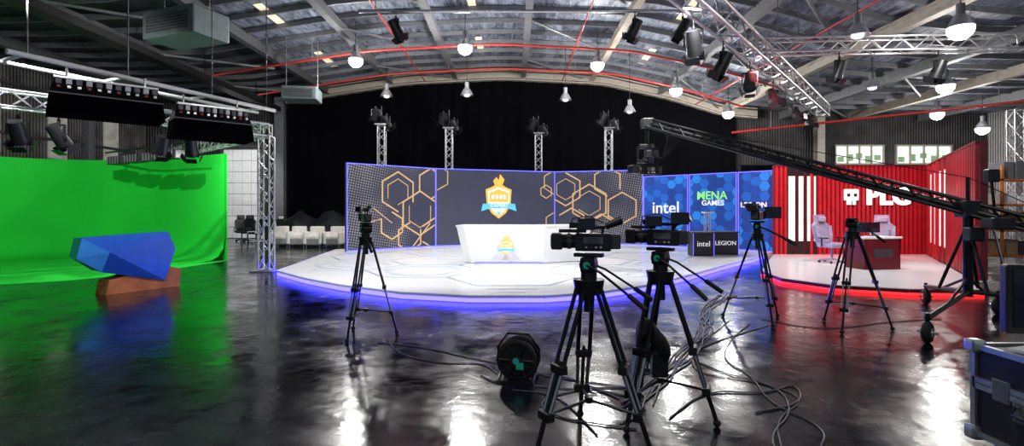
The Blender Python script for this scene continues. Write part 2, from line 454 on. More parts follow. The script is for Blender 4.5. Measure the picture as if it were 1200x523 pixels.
def bank(name,x,y,z,w,rz,zs):
    b = B(name); b.M = TR(x,y,z,rz) @ Matrix.Diagonal((1,.85,zs,1))
    h=.95
    q=[(-w*.45,-.22,h),(w*.45,-.22,h),(w*.45,.22,h),(-w*.45,.22,h)]
    r=[(-w/2,-.4,.48),(w/2,-.4,.48),(w/2,.4,.48),(-w/2,.4,.48)]
    g=[(-w*.52,-.46,.0),(w*.52,-.46,.0),(w*.52,.46,.0),(-w*.52,.46,.0)]
    vs=q+r+g
    b.add(vs,[(0,1,2,3)]+[(i,(i+1)%4,4+(i+1)%4,4+i) for i in range(4)],BLKM)
    b.add(vs,[(4+i,4+(i+1)%4,8+(i+1)%4,8+i) for i in range(4)],FAB)
    for k in range(11):
        xx=-w*.42+w*.84*k/10
        b.box((xx,-.36,.80),(w*.05,.12,.13),(WHT if k%2 else GRY))
        b.box((xx,-.41,.66),(w*.03,.08,.06),(REDP if k%3==0 else ALU))
    b.box((0,-.32,.92),(w*.92,.06,.05),ALU); b.box((0,-.42,.50),(w,.03,.03),GRY)
    b.box((0,0,.25),(w*.9,.7,.04),LAMPD)
    for sx in (-w*.35,w*.35): b.cyl((sx,0,h-.02),(sx,0,h+.30),.02,CHR)
    b.done()
RZ=math.atan2(4.94,1.96)-.45
bank('fluorescent_light_bank',-7.46,9.44,3.25,1.62,RZ,.68)
bank('fluorescent_light_bank',-6.70,11.4,3.13,1.5,RZ,.76)
for t,rz in ((.80,.4),(.70,-.3),(.40,.9),(.30,.4)):
    spotfix('studio_spotlight',-6.31-3.59*t,13.15-4.55*t,3.34,rz,.6,.95,3.45)
b = B('strip_light')
for x,y in ((-12.6,16.4),(-11.6,15.8),(-10.6,15.2),(-9.7,14.6)):
    R=Matrix.Rotation(-.5,3,'Z')
    b.bbox((x,y,3.15),(.85,.3,.26),BLK,.03,R)
    for k in range(5): b.box(Vector((x,y,3.15))+R@Vector((-.32+k*.16,-.17,0)),(.02,.03,.22),GRY,R)
    b.cyl((x,y,3.27),(x,y,3.45),.02,BLKM)
b.cyl((-13.4,16.9,3.45),(-9.0,14.2,3.45),.03,BLKM)
b.done()
def duct(x,y,z,w,h,d,rz):
    b = B('ceiling_air_unit'); b.M=TR(x,y,z,rz)
    b.bbox((0,0,0),(w,d,h),mat('duct_metal',(.16,.2,.21),.5,.3),.05)
    b.box((0,-d/2-.01,0),(w*.8,.03,h*.6),DGR)
    for k in range(6): b.box((0,-d/2-.03,-h*.25+k*h*.1),(w*.78,.03,.02),GRY)
    for sx in (-.45,.45):
        b.cyl((sx*w,0,h/2),(sx*w,0,zr(x)-z+.05),.015,CHR,n=5)
    b.done()
duct(-8.9,14,6.55,1.9,.75,1.1,-.35)
duct(-8.2,20,6.05,1.3,.5,1,.15)
b = B('cable_tray')
b.box((-12,16,6.6),(.5,20,.08),BLKM); b.box((-12.25,16,6.68),(.03,20,.2),BLKM); b.box((-11.75,16,6.68),(.03,20,.2),BLKM)
for yy in (8,12,16,20,24): b.cyl((-12,yy,6.6),(-12,yy,zr(-12)+.05),.02,BLKM,n=5)
b.done()

# ------------------------------------------------------------------ blue presenter desk on wood base
b = B('faceted_presenter_desk')
ang=math.atan2(1.37,.54)-.10
b.M = TR(-7.52,9.35,0,ang)
pf=[(-.36,.72),(-.28,1.08),(1.18,1.14),(1.32,.78),(1.12,.16),(.02,.44)]
fr=[(x,0,z) for x,z in pf]; bk=[(x*.9+.06,.5,z*.97+.02) for x,z in pf]; ctr=(.12,-.07,.80)
b.add(fr+[ctr],[(0,1,6)],BLU2); b.add(fr+[ctr],[(5,0,6)],BLU2); b.add(fr+[ctr],[(1,2,6),(2,3,6),(3,4,6)],BLU1); b.add(fr+[ctr],[(4,5,6)],BLU3)
b.add(fr+bk,[(i,6+i,6+(i+1)%6,(i+1)%6) for i in range(6)]+[tuple(range(11,5,-1))],BLU1)
b.add([(.10,.03,0),(1.42,.03,0),(1.45,.03,.36),(1.1,.03,.46),(.16,.03,.27),
       (.10,.42,0),(1.42,.42,0),(1.45,.42,.36),(1.1,.42,.46),(.16,.42,.27)],
      [(0,1,2,3,4),(9,8,7,6,5),(0,5,6,1),(1,6,7,2),(2,7,8,3),(3,8,9,4),(4,9,5,0)],WOOD)
b.done()

# ------------------------------------------------------------------ main stage
SH=.13; SP=SH+.006
front=[(-5.6,12.25),(-4.36,10.9),(-3.34,10.0),(-1.97,9.1),(-.73,8.73),(.58,8.73),(1.52,9.1),(2.67,10.0),(4.06,11.6),(5.67,13.6),(7.1,15.2),(8.1,16.5)]
back=[(8.4,17.1),(9.2,17.6),(7.5,20.5),(5.6,21.6),(1.83,22.8),(-3.3,21.0),(-6.4,18.6)]
poly=front+back
b = B('main_stage')
b.prism([(x,y,.0) for x,y in poly],(0,0,SH),STG)
fe=[back[-1]]+front
for (x0,y0),(x1,y1) in zip(fe,fe[1:]):
    d=Vector((x1-x0,y1-y0)).normalized(); nn=Vector((d.y,-d.x))*.015
    b.prism([(x0+nn.x,y0+nn.y,.012),(x1+nn.x,y1+nn.y,.012),(x1+nn.x,y1+nn.y,.075),(x0+nn.x,y0+nn.y,.075)],(nn.x*.5,nn.y*.5,0),BLED)
    b.prism([(x0+nn.x,y0+nn.y,.085),(x1+nn.x,y1+nn.y,.085),(x1+nn.x,y1+nn.y,.13),(x0+nn.x,y0+nn.y,.13)],(nn.x,nn.y,0),WHT)
def inside(x,y,P):
    c=False
    for i in range(len(P)):
        (x1,y1),(x2,y2)=P[i-1],P[i]
        if (y1>y)!=(y2>y) and x<(x2-x1)*(y-y1)/(y2-y1)+x1: c=not c
    return c
shr=[(.5+(x-.5)*.95,14.5+(y-14.5)*.95) for x,y in poly]
def hexline(cx,cy,r,w,m,rot=0):
    pt=[(cx+r*math.cos(rot+k*math.pi/3),cy+r*math.sin(rot+k*math.pi/3)) for k in range(6)]
    for k in range(6):
        a,c=Vector(pt[k]),Vector(pt[(k+1)%6])
        if inside(a.x,a.y,shr) and inside(c.x,c.y,shr):
            d=(c-a).normalized(); nn=Vector((-d.y,d.x))*w/2
            b.prism([(a.x-nn.x,a.y-nn.y,SH),(c.x-nn.x,c.y-nn.y,SH),(c.x+nn.x,c.y+nn.y,SH),(a.x+nn.x,a.y+nn.y,SH)],(0,0,.003),m)
for i in range(-6,8):
    for j in range(0,9):
        cx=i*2.1; cy=8.6+j*2.42+(1.21 if i%2 else 0)
        hexline(cx,cy,1.38,.05,STL)
        if (i+j)%2==0: hexline(cx,cy,.95,.12,STL)
        if (i*3+j)%4==0: hexline(cx,cy,.5,.06,STL)
b.done()

def halftone(name, flip, x1):
    m = bpy.data.materials.new(name); m.use_nodes=True
    nt=m.node_tree; N=nt.nodes; L=nt.links; p=N['Principled BSDF']
    tc=N.new('ShaderNodeTexCoord'); mp=N.new('ShaderNodeMapping'); mp.inputs['Rotation'].default_value=(0,.6,0)
    L.new(tc.outputs['Object'],mp.inputs['Vector'])
    sp=N.new('ShaderNodeSeparateXYZ'); L.new(mp.outputs['Vector'],sp.inputs[0])
    def M(op,a,c=None):
        n=N.new('ShaderNodeMath'); n.operation=op
        for i,q in enumerate((a,c)):
            if q is None: continue
            if isinstance(q,(int,float)): n.inputs[i].default_value=q
            else: L.new(q,n.inputs[i])
        return n.outputs[0]
    sx=M('SINE',M('MULTIPLY',sp.outputs['X'],48)); sz=M('SINE',M('MULTIPLY',sp.outputs['Z'],48))
    dots=M('MULTIPLY',sx,sz)
    nz=N.new('ShaderNodeTexNoise'); nz.inputs['Scale'].default_value=.8; nz.inputs['Detail'].default_value=1
    L.new(tc.outputs['Object'],nz.inputs['Vector'])
    so=N.new('ShaderNodeSeparateXYZ'); L.new(tc.outputs['Object'],so.inputs[0])
    mr=N.new('ShaderNodeMapRange'); L.new(so.outputs['X'],mr.inputs['Value'])
    mr.inputs['From Min'].default_value=x1 if not flip else 0; mr.inputs['From Max'].default_value=0 if not flip else x1
    mr.inputs['To Min'].default_value=-1.0; mr.inputs['To Max'].default_value=-.15
    thr=M('ADD',M('MULTIPLY',nz.outputs['Fac'],1.4),mr.outputs['Result'])
    on=M('GREATER_THAN',M('ADD',dots,thr),.95)
    mx=N.new('ShaderNodeMix'); mx.data_type='RGBA'
    mx.inputs['A'].default_value=(.026,.029,.052,1); mx.inputs['B'].default_value=(.27,.25,.22,1)
    L.new(on,mx.inputs['Factor'])
    L.new(mx.outputs['Result'],p.inputs['Emission Color']); p.inputs['Emission Strength'].default_value=.7
    L.new(mx.outputs['Result'],p.inputs['Base Color']); p.inputs['Roughness'].default_value=.4
    return m
HT1=halftone('halftone_display_a',False,3.7); HT2=halftone('halftone_display_b',True,3.75)
DPN=mat('charcoal_display',(.030,.032,.052),.4,emit=(.036,.038,.068),es=.75,var=.1,scale=2)
def seg(b,a,c,w,m,x0,x1,z0,z1,y=-.075):
    a=Vector(a);c=Vector(c); d=(c-a).normalized(); nn=Vector((-d.y,d.x))*w/2; e=d*w*.3
    q=clip([tuple(a-nn-e),tuple(c-nn+e),tuple(c+nn+e),tuple(a+nn-e)],x0,x1,z0,z1)
    if len(q)>=3: b.prism([(u,y,v) for u,v in q],(0,-.004,0),m)
def hexo(b,cx,cz,r,w,m,x1,z1,skip=(),rot=.52,sq=1.):
    pt=[(cx+r*sq*math.cos(rot+k*math.pi/3),cz+r*math.sin(rot+k*math.pi/3)) for k in range(6)]
    for k in range(6):
        if k in skip: continue
        seg(b,pt[k],pt[(k+1)%6],w,m,.05,x1-.05,.05,z1-.05)
def panel(name,A,Bp,z0,z1,m,deco=None,edge=BLED2):
    A=Vector(A);Bp=Vector(Bp); L=(Bp-A).length-.02; rz=math.atan2(Bp.y-A.y,Bp.x-A.x); H=z1-z0
    b=B(name)
    b.box((L/2,0,H/2),(L,.14,H),DGR)
    b.box((L/2,-.071,H/2),(L-.04,.006,H-.04),m)
    for x in (.015,L-.015): b.box((x,-.075,H/2),(.03,.02,H),edge)
    b.box((L/2,-.075,H-.015),(L,.02,.03),edge); b.box((L/2,-.075,.015),(L,.02,.03),edge)
    for x in (.4,L-.4):
        b.cyl((x,.07,H*.75),(x,.6,0.04),.025,CHR,n=6); b.box((x,.32,.02),(.05,.5,.04),CHR)
    if deco: deco(b,L,H)
    return b.done((A.x,A.y,z0),rz)
def dl(b,L,H):
    for cx,cz,r,sk in ((2.0,2.1,.74,(4,)),(2.95,1.3,.85,()),(3.45,2.45,.6,(3,)),(1.75,.85,.5,(1,)),(2.5,.4,.55,(0,)),(3.6,.5,.6,(2,))):
        hexo(b,cx,cz,r,.055,GOLD,L,H,sk)
    hexo(b,2.95,1.3,.55,.03,GOLD,L,H,(0,1)); hexo(b,2.0,2.1,.48,.03,GOLD,L,H,(3,))
    seg(b,(1.0,1.5),(1.75,.95),.03,GOLD,.05,L,.05,H); seg(b,(.9,1.0),(1.3,1.1),.03,GOLD,.05,L,.05,H)
    seg(b,(2.6,.0),(3.4,.9),.05,GOLD,.05,L-.05,.05,H)
def shield(b,cx,cz,s,y=-.08,big=True):
    def P(pts,m,yy): b.prism([(cx+u*s,yy,cz+v*s) for u,v in pts],(0,-.01,0),m)
    P([(-.55,.45),(-.3,.55),(0,.72),(.3,.55),(.55,.45),(.5,-.2),(.3,-.5),(0,-.72),(-.3,-.5),(-.5,-.2)],ORG,y)
    P([(-.46,.38),(0,.55),(.46,.38),(.42,-.17),(.25,-.42),(0,-.6),(-.25,-.42),(-.42,-.17)],WD,y-.012)
    P([(-.40,.32),(0,.46),(.40,.32),(.38,-.05),(-.38,-.05)],ORG,y-.024)
    P([(-.75,-.42),(-.68,-.12),(.68,-.12),(.75,-.42),(.35,-.30),(-.35,-.30)],CYD,y-.036)
    P([(-.16,.62),(-.24,.8),(-.1,.95),(0,.82),(.05,1.08),(.24,.85),(.14,.62)],ORG,y-.012)
    P([(-.1,-.45),(.1,-.45),(0,-.62)],CYD,y-.036)
    for k in range(4): P([(-.3+k*.16,.07),(-.2+k*.16,.07),(-.2+k*.16,.25),(-.3+k*.16,.22)],WD,y-.034)
    if big: b.text('GAMERS',.2*s,(cx,y-.05,cz-.2*s),WD)
def dc(b,L,H):
    shield(b,2.62,1.80,1.02)
    for cx,cz,r in ((.05,2.7,.5),(5.1,2.6,.5),(4.75,2.2,.28),(5.1,.9,.4)): hexo(b,cx,cz,r,.04,GOLD,L,H)
def dr(b,L,H):
    for cx,cz,r,sk in ((.5,2.3,.7,(1,)),(1.5,1.7,.8,()),(2.25,2.6,.6,(4,)),(.75,.9,.6,(2,)),(2.0,.7,.55,(5,)),(2.85,1.5,.65,()),(.1,.2,.4,())):
        hexo(b,cx,cz,r,.055,GOLD,L,H,sk)
    hexo(b,1.5,1.7,.52,.03,GOLD,L,H,(2,)); hexo(b,.5,2.3,.45,.03,GOLD,L,H)
panel('led_display_panel',(-5.75,17.7),(-3.03,20.2),SP,3.2,HT1,dl)
panel('led_display_panel',(-3.03,20.2),(1.83,22.0),SP,3.2,DPN,dc)
panel('led_display_panel',(1.83,22.0),(5.38,20.9),SP,3.2,HT2,dr)
HB=[mat('hex_blue_%d'%i,c,.4,emit=c,es=.8,var=.05) for i,c in enumerate(((.006,.05,.30),(.008,.09,.42),(.012,.16,.55),(.006,.035,.22)))]
def dhex(txts):
    def f(b,L,H):
        r=.20
        i=0; x=0
        while x<L+.3:
            z=(r*.87 if i%2 else 0)
            while z<H+.3:
                q=[(x+r*.94*math.cos(k*math.pi/3),z+r*.94*math.sin(k*math.pi/3)) for k in range(6)]
                q=clip(q,.05,L-.05,.05,H-.05)
                if len(q)>=3: b.prism([(u,-.074,v) for u,v in q],(0,-.003,0),random.choice(HB))
                z+=r*1.732
            x+=r*1.5; i+=1
        for t,sz,cx,cz,m in txts: b.text(t,sz,(L*cx,-.1,cz),m,ext=.008,bold=.006)
    return f
panel('sponsor_display_panel',(5.40,20.9),(6.80,19.65),SP,2.92,NAV,dhex([('intel',.66,.52,1.5,WD)]))
panel('sponsor_display_panel',(6.82,19.63),(8.1,18.35),SP,2.92,NAV,dhex([('MENA',.42,.5,1.95,GRD),('GAMES',.27,.52,1.68,WD)]))
panel('sponsor_display_panel',(8.12,18.33),(8.98,17.45),SP,2.92,NAV,dhex([('LEGION',.25,.45,1.6,WD)]))

b = B('anchor_desk')
def desk_shell(tp,bt,h,z0):
    n=len(tp)
    vs=[(x,y,z0) for x,y in bt]+[(x,y,z0+h) for x,y in tp]
    b.add(vs,[tuple(range(n))[::-1],tuple(range(n,2*n))]+[(i,(i+1)%n,n+(i+1)%n,n+i) for i in range(n)],WHT)
tp=[(-1.5,13.9),(-1.28,13.65),(.9,13.65),(2.2,14.3),(2.0,15.0),(.7,14.5),(-1.3,14.6)]
bt=[(-1.3,14.0),(-1.1,13.82),(.85,13.82),(2.0,14.4),(1.85,14.9),(.7,14.4),(-1.1,14.45)]
desk_shell(tp,bt,.96,SP+.01)
b.prism([(x*1.02,y,SH+.98) for x,y in tp],(0,0,.05),WHT)
b.prism([(-1.0,13.80,SP),(.82,13.80,SP),(.82,13.84,SP),(-1.0,13.84,SP)],(0,0,.03),BLED2)
shield(b,-.15,SH+.45,.30,y=13.64,big=False)
b.done()

for x0,x1,y,t,sz in ((5.62,6.28,15.9,'intel',.24),(6.36,7.2,16.25,'LEGION',.19)):
    b=B('display_counter'); w=x1-x0
    b.bbox(((x0+x1)/2,y+.25,SP+.35),(w,.5,.70),BLK,.015)
    b.box(((x0+x1)/2,y+.25,SH+.73),(w+.06,.56,.04),DGR)
    b.text(t,sz,((x0+x1)/2,y-.005,SH+.38),WD,ext=.006)
    for xx in (x0+.01,x1-.01): b.box((xx,y-.004,SH+.36),(.015,.01,.69),BLED2)
    b.done()
b=B('trophy_stand'); b.truss((6.6,17.3,SP+.04),(6.6,17.3,1.45),.16,ALU); b.box((6.6,17.3,SP+.02),(.4,.4,.04),CHR); b.box((6.6,17.3,1.48),(.3,.3,.04),WHT); b.done()

for x,y,zt in ((-5.75,22.6,5.75),(-2.9,23.6,5.75),(1.25,24.2,5.6),(4.45,23.6,5.75)):
    b=B('truss_tower'); b.truss((x,y,.05),(x,y,zt-.5),.3,ALU); b.box((x,y,.02),(.8,.8,.04),CHR)
    b.box((x,y,zt-.44),(.5,.5,.06),CHR)
    for k,(dx,rz) in enumerate(((-.25,.6),(.25,-.6))):
        spotfix('',x+dx,y-.1,zt+.35-.3*k,rz,.7,1.1,zt-.44,parent=b)
    b.cyl((x,y,zt-.44),(x,y,zt+.4),.025,BLKM)
    b.done()

# ------------------------------------------------------------------ red set
rs=[(5.98,12.25),(5.75,10.9),(6.2,9.95),(7.3,9.42),(8.6,9.35),(9.5,10.55),(13.35,16.5),(13.3,16.98),(8.75,16.98),(8.3,16.3)]
RGLOW = mat('added_red_glow', (.5,.01,.01), .4, emit=(1.,.012,.015), es=4)  # added glow for a red floor reflection; the stage has no such strip
b=B('red_set_stage'); b.prism([(x,y,0) for x,y in rs],(0,0,SH),STG)
for (x0,y0),(x1,y1) in zip(rs[:6],rs[1:6]):
    d=Vector((x1-x0,y1-y0)).normalized(); nn=Vector((d.y,-d.x))*.02
    b.prism([(x0+nn.x,y0+nn.y,.06),(x1+nn.x,y1+nn.y,.06),(x1+nn.x,y1+nn.y,.12),(x0+nn.x,y0+nn.y,.12)],(nn.x*.3,nn.y*.3,0),REDD)
    b.prism([(x0+nn.x*.8,y0+nn.y*.8,.01),(x1+nn.x*.8,y1+nn.y*.8,.01),(x1+nn.x*.8,y1+nn.y*.8,.045),(x0+nn.x*.8,y0+nn.y*.8,.045)],(nn.x*.3,nn.y*.3,0),RGLOW)  # added glowing band along the stage foot
b.done()
def redwall(name,A,Bp,z0,z1,bars,sign=False):
    A=Vector(A);Bp=Vector(Bp); L=(Bp-A).length; rz=math.atan2(Bp.y-A.y,Bp.x-A.x); H=z1-z0
    b=B(name); b.box((L/2,.06,H/2),(L,.12,H),REDD)
    x=.06
    while x<L-.03:
        if not any(abs(x-c)<w/2+.03 for c,w in bars): b.box((x,-.03,H/2),(.07,.07,H),RED)
        x+=.14
    for c,w in bars:
        b.box((c,-.02,H*.52),(w,.05,H*.74),WBAR); b.box((c,-.005,H*.5),(w+.1,.03,H),BLK)
    if sign:
        b.text('PLG',.80,(3.62,-.12,1.86),WLT,ext=.03,bold=.03,sp=1.05)
        b.bbox((2.42,-.12,1.92),(.46,.06,.36),WLT,.025); b.box((2.42,-.12,1.68),(.26,.06,.16),WLT)
        for sx in (-.11,.11): b.box((2.42+sx,-.16,1.91),(.1,.02,.1),BLK)
        b.box((2.42,-.16,1.66),(.02,.02,.12),BLK)
    b.box((L/2,.02,H+.02),(L,.2,.04),REDD)
    for q in (.5,L-.5): b.cyl((q,.12,H*.7),(q,.5,.03),.025,CHR,n=6)
    return b.done((A.x,A.y,z0),rz)
redwall('red_slat_partition',(8.5,16.6),(13.4,16.6),SP,2.97,[(.55,.20),(.85,.14),(1.10,.09),(1.30,.05)],True)
redwall('red_slat_partition',(13.38,16.45),(9.6,10.5),SP,2.97,[(.9,.3),(1.7,.3),(2.55,.3),(3.3,.25)])

def gaming_chair(x,y,z,rz,m1,m2):
    b=B('gaming_chair'); b.M=TR(x,y,z,rz)
    for k in range(5):
        t=k*2*math.pi/5
        b.cyl((0,0,.1),(.3*math.cos(t),.3*math.sin(t),.075),.025,m2); b.sph((.3*math.cos(t),.3*math.sin(t),.035),.035,BLK)
    b.cyl((0,0,.1),(0,0,.42),.03,CHR)
    b.bbox((0,0,.47),(.52,.52,.1),m1,.035)
    for sx in (-.24,.24): b.bbox((sx,-.02,.5),(.07,.5,.1),m2,.03)
    pts=[(-.2,.5),(-.27,.75),(-.28,1.0),(-.18,1.1),(-.16,1.3),(.16,1.3),(.18,1.1),(.28,1.0),(.27,.75),(.2,.5)]
    b.prism([(u,.22+(v-.5)*.16,v) for u,v in pts],(0,.09,0),m1)
    for sx in (-1,1): b.prism([(sx*.2,.2,.52),(sx*.28,.24,.76),(sx*.285,.28,1.0),(sx*.24,.28,1.0),(sx*.2,.24,.76)],(0,-.05,0),m2)
    b.bbox((0,.29,1.18),(.24,.07,.14),m2,.03); b.bbox((0,.2,.62),(.3,.08,.16),m2,.03)
    for sx in (-.31,.31): b.cyl((sx,.05,.45),(sx,.05,.66),.02,BLK); b.bbox((sx,0,.68),(.08,.26,.035),BLK,.012)
    b.done()
LIL=mat('pale_lilac',(.42,.36,.5),.5)
gaming_chair(8.68,13.9,SP,.35,PUR,LIL)
gaming_chair(9.95,13.7,SP,-.5,PUR,LIL)
b=B('caster_desk'); b.M=TR(8.95,12.7,SP,.15)
b.bbox((0,0,.76),(1.05,.65,.05),WHT,.015)
b.prism([(-.5,-.3,0),(.45,-.3,0),(.5,-.3,.73),(-.5,-.3,.73)],(0,.04,0),REDD)
for sx in (-.49,.45): b.box((sx,0,.365),(.05,.6,.73),REDD)
b.box((0,-.31,.4),(.5,.02,.2),DGR)
for sx in (-.3,.1): b.bbox((sx,.1,1.0),(.42,.03,.26),SCRN,.01,Matrix.Rotation(sx,3,'Z')); b.cyl((sx,.12,.79),(sx,.12,.9),.02,BLK); b.box((sx,.12,.795),(.2,.14,.015),BLK)
b.bbox((.38,-.05,.88),(.1,.1,.16),PUR,.02)
b.done()

# ------------------------------------------------------------------ seating on the left rear
for x,y,rz in ((-9.75,21.6,.3),(-8.98,21.5,.2),(-8.18,21.3,.05),(-7.35,21.3,-.05)):
    b=B('armchair'); b.M=TR(x,y,0,rz)
    b.bbox((0,0,.25),(.62,.7,.26),LEAD,.04); b.bbox((0,-.06,.42),(.5,.6,.14),LEA,.05)
    b.bbox((0,.28,.62),(.6,.17,.5),LEA,.06)
    for sx in (-.31,.31): b.bbox((sx,-.02,.4),(.13,.72,.5),LEA,.05)
    for sx in (-.27,.27):
        for sy in (-.28,.28): b.cyl((sx,sy,0),(sx,sy,.14),.025,CHR)
    b.done()
for x,y,rz in ((-13.3,25.2,.6),(-12.7,24.6,.2),(-12.0,24.0,-.4),(-11.2,24.6,.1)):
    gaming_chair(x,y,0,rz,BLK,DGR if x<-12.5 else WHT)
b=B('covered_sofa_stack')
b.M=TR(-8.6,23.8,0,0)
pts=[]
for i in range(9):
    for j in range(5):
        u=-1.7+3.4*i/8; v=-.5+1.*j/4
        hgt=1.25+.25*math.sin(i*1.7)+.12*math.cos(j*2.+i)
        if i in(0,8) or j in(0,4): u*=1.08; v*=1.15; hgt*=.75
        pts.append((u,v,hgt))
COV=mat('black_vinyl_cover',(.012,.013,.018),.4)
fs=[(i*5+j,(i+1)*5+j,(i+1)*5+j+1,i*5+j+1) for i in range(8) for j in range(4)]
b.add(pts,fs,COV,True)
rim=[i*5 for i in range(9)]+[40+j for j in range(1,5)]+[i*5+4 for i in range(7,-1,-1)]+[j for j in range(3,0,-1)]
low=[(pts[k][0]*1.05,pts[k][1]*1.1,.0) for k in rim]; up=[pts[k] for k in rim]; n=len(rim)
b.add(up+low,[(i,(i+1)%n,n+(i+1)%n,n+i) for i in range(n)],COV)
b.done()

# ------------------------------------------------------------------ tripods and cameras
def tripod(b,h,fr,rot,legs=3,thick=1.,spread=.35,color=BLKM):
    b.cyl((0,0,h-.10),(0,0,h),.075*thick,BLK,.09*thick,n=14)
    b.cyl((0,0,h-.22),(0,0,h-.1),.03*thick,BLK)
    mids=[]
    for k in range(legs):
        t=rot+k*2*math.pi/3; c,s_=math.cos(t),math.sin(t)
        top=Vector((.07*c,.07*s_,h-.06)); foot=Vector((fr*c,fr*s_,.03)); side=Vector((-s_,c,0))*.035*thick
        mid=top.lerp(foot,.5)
        for sg in (-1,1):
            b.cyl(top+side*sg,mid+side*sg,.013*thick,color,n=7)
            b.cyl(mid+side*sg,top.lerp(foot,.78)+side*sg*.8,.011*thick,CHR,n=7)
        b.cyl(top.lerp(foot,.45),top.lerp(foot,.8),.011*thick,color,n=7)
        b.cyl(top.lerp(foot,.75),foot,.014*thick,color,n=7)
        for q in (.5,.78): b.bbox(top.lerp(foot,q),(.10*thick,.05*thick,.05*thick),BLK,.01,Matrix.Rotation(t+math.pi/2,3,'Z'))
        b.sph((foot.x,foot.y,.028),.028,RUB)
        mids.append(top.lerp(foot,.78))
    hub=Vector((0,0,mids[0].z+.04))
    for m_ in mids: b.cyl(hub,m_,.009*thick,BLK,n=6)
    b.cyl(hub-Vector((0,0,.02)),hub+Vector((0,0,.02)),.03,BLK)
def fluidhead(b,h,rz,handles=1,tilt=0,ln=1.):
    M0=b.M.copy(); b.M=M0@TR(0,0,h,rz)
    b.cyl((0,0,0),(0,0,.05),.055,BLK,n=14); b.cyl((0,-.055,.10),(0,.055,.10),.055,BLK,n=14); b.bbox((0,0,.10),(.1,.13,.1),BLKM,.015)
    b.cyl((0,-.07,.10),(0,-.075,.10),.025,TEAL,n=12)
    b.bbox((0,0,.165),(.2,.07,.025),BLK,.006)
    for k in range(handles):
        sy=-.07 if k==0 else .07
        b.tube([(0,sy,.10),(.12*ln,sy*1.4,.06),(.45*ln,sy*2.6,-.12)],.009,BLKM); b.cyl((.36*ln,sy*2.25,-.07),(.50*ln,sy*2.8,-.15),.017,RUB)
    b.M=M0
def camcorder(b,z,rz,s=1.,tilt=0.):
    """lens toward local -X"""
    M0=b.M.copy(); b.M=M0@TR(0,0,z,rz,0,tilt)
    b.bbox((.03*s,0,.075*s),(.26*s,.12*s,.13*s),BLK,.012)
    b.bbox((.19*s,0,.08*s),(.08*s,.085*s,.11*s),DGR,.01)
    b.cyl((-.09*s,0,.08*s),(-.2*s,0,.08*s),.052*s,BLK,n=16); b.cyl((-.13*s,0,.08*s),(-.16*s,0,.08*s),.058*s,DGR,n=16)
    b.bbox((-.235*s,0,.08*s),(.085*s,.15*s,.12*s),BLK,.012); b.cyl((-.28*s,0,.08*s),(-.283*s,0,.08*s),.045*s,GLAS,n=16)
    b.cyl((-.08*s,0,.185*s),(.12*s,0,.185*s),.014*s,BLK)
    for sx in (-.08,.1): b.cyl((sx*s,0,.13*s),(sx*s,0,.19*s),.011*s,BLK)
    b.bbox((-.1*s,.0,.2*s),(.09*s,.05*s,.045*s),BLK,.008)
    b.bbox((-.02*s,-.12*s,.21*s),(.13*s,.02*s,.085*s),SCRN,.006,Matrix.Rotation(.35,3,'Z')); b.cyl((-.05*s,-.02*s,.2*s),(-.03*s,-.12*s,.2*s),.009*s,BLK)
    b.cyl((.12*s,0,.19*s),(.24*s,0,.24*s),.024*s,BLK,.034*s,n=12)
    b.tube([(-.15*s,-.05*s,.13*s),(-.12*s,-.09*s,.25*s),(0,-.07*s,.27*s),(.1*s,-.03*s,.22*s)],.005*s,RUB)
    b.cyl((-.22*s,-.07*s,.16*s),(-.02*s,-.07*s,.16*s),.013*s,RUB)
    b.box((.03*s,-.061*s,.09*s),(.14*s,.004,.05*s),GRY)
    for k in range(4): b.box((-.02*s+k*.035*s,-.063*s,.04*s),(.015*s,.004,.012*s),(WHT if k!=1 else REDP))
    b.M=M0
b=B('camera_on_tripod'); b.M=TR(.525,3.5,0); tripod(b,1.12,.43,math.pi/2,thick=1.2); fluidhead(b,1.12,-.35,2,ln=.8); camcorder(b,1.305,-.12,.92); b.done()
b=B('camera_on_tripod'); b.M=TR(1.13,3.9,0); tripod(b,1.13,.40,math.pi/2+.15,thick=1.2); fluidhead(b,1.13,-.65,2,ln=.8); camcorder(b,1.315,-.55,.92)
b.cyl((.05,-.05,1.4),(.10,-.10,1.50),.01,BLKM); b.bbox((.11,-.12,1.53),(.13,.03,.09),SCRN,.006,Matrix.Rotation(-.3,3,'Z'))
for k in range(3): b.lathe([(.10,-.03),(.14,-.02),(.15,0),(.14,.02),(.10,.03)],(-.10+.02*k,-.02*k,.62-.03*k),RUB,axis=(1,.3+.2*k,.1*k),n=16)
b.bbox((-.03,-.08,.45),(.12,.09,.2),BLK,.02)
b.done()
b=B('camera_on_tripod')
b.M=TR(-1.84,6.45,0); tripod(b,1.25,.38,-1.9,thick=1.0); fluidhead(b,1.25,-.8,1); camcorder(b,1.43,-1.1,.8); b.done()
b=B('camera_on_tripod'); b.M=TR(3.52,7.35,0); tripod(b,1.25,.46,.5); fluidhead(b,1.25,-.5,2); camcorder(b,1.43,-2.2,1.0)
b.bbox((.1,-.25,1.55),(.22,.04,.16),SCRN,.01); b.bbox((-.18,-.2,1.62),(.16,.14,.02),BLK,.004,Matrix.Rotation(.7,3,'X')); b.done()
b=B('studio_tripod'); b.M=TR(4.55,6.85,0); tripod(b,1.30,.46,-.3); fluidhead(b,1.30,.6,1); b.done()

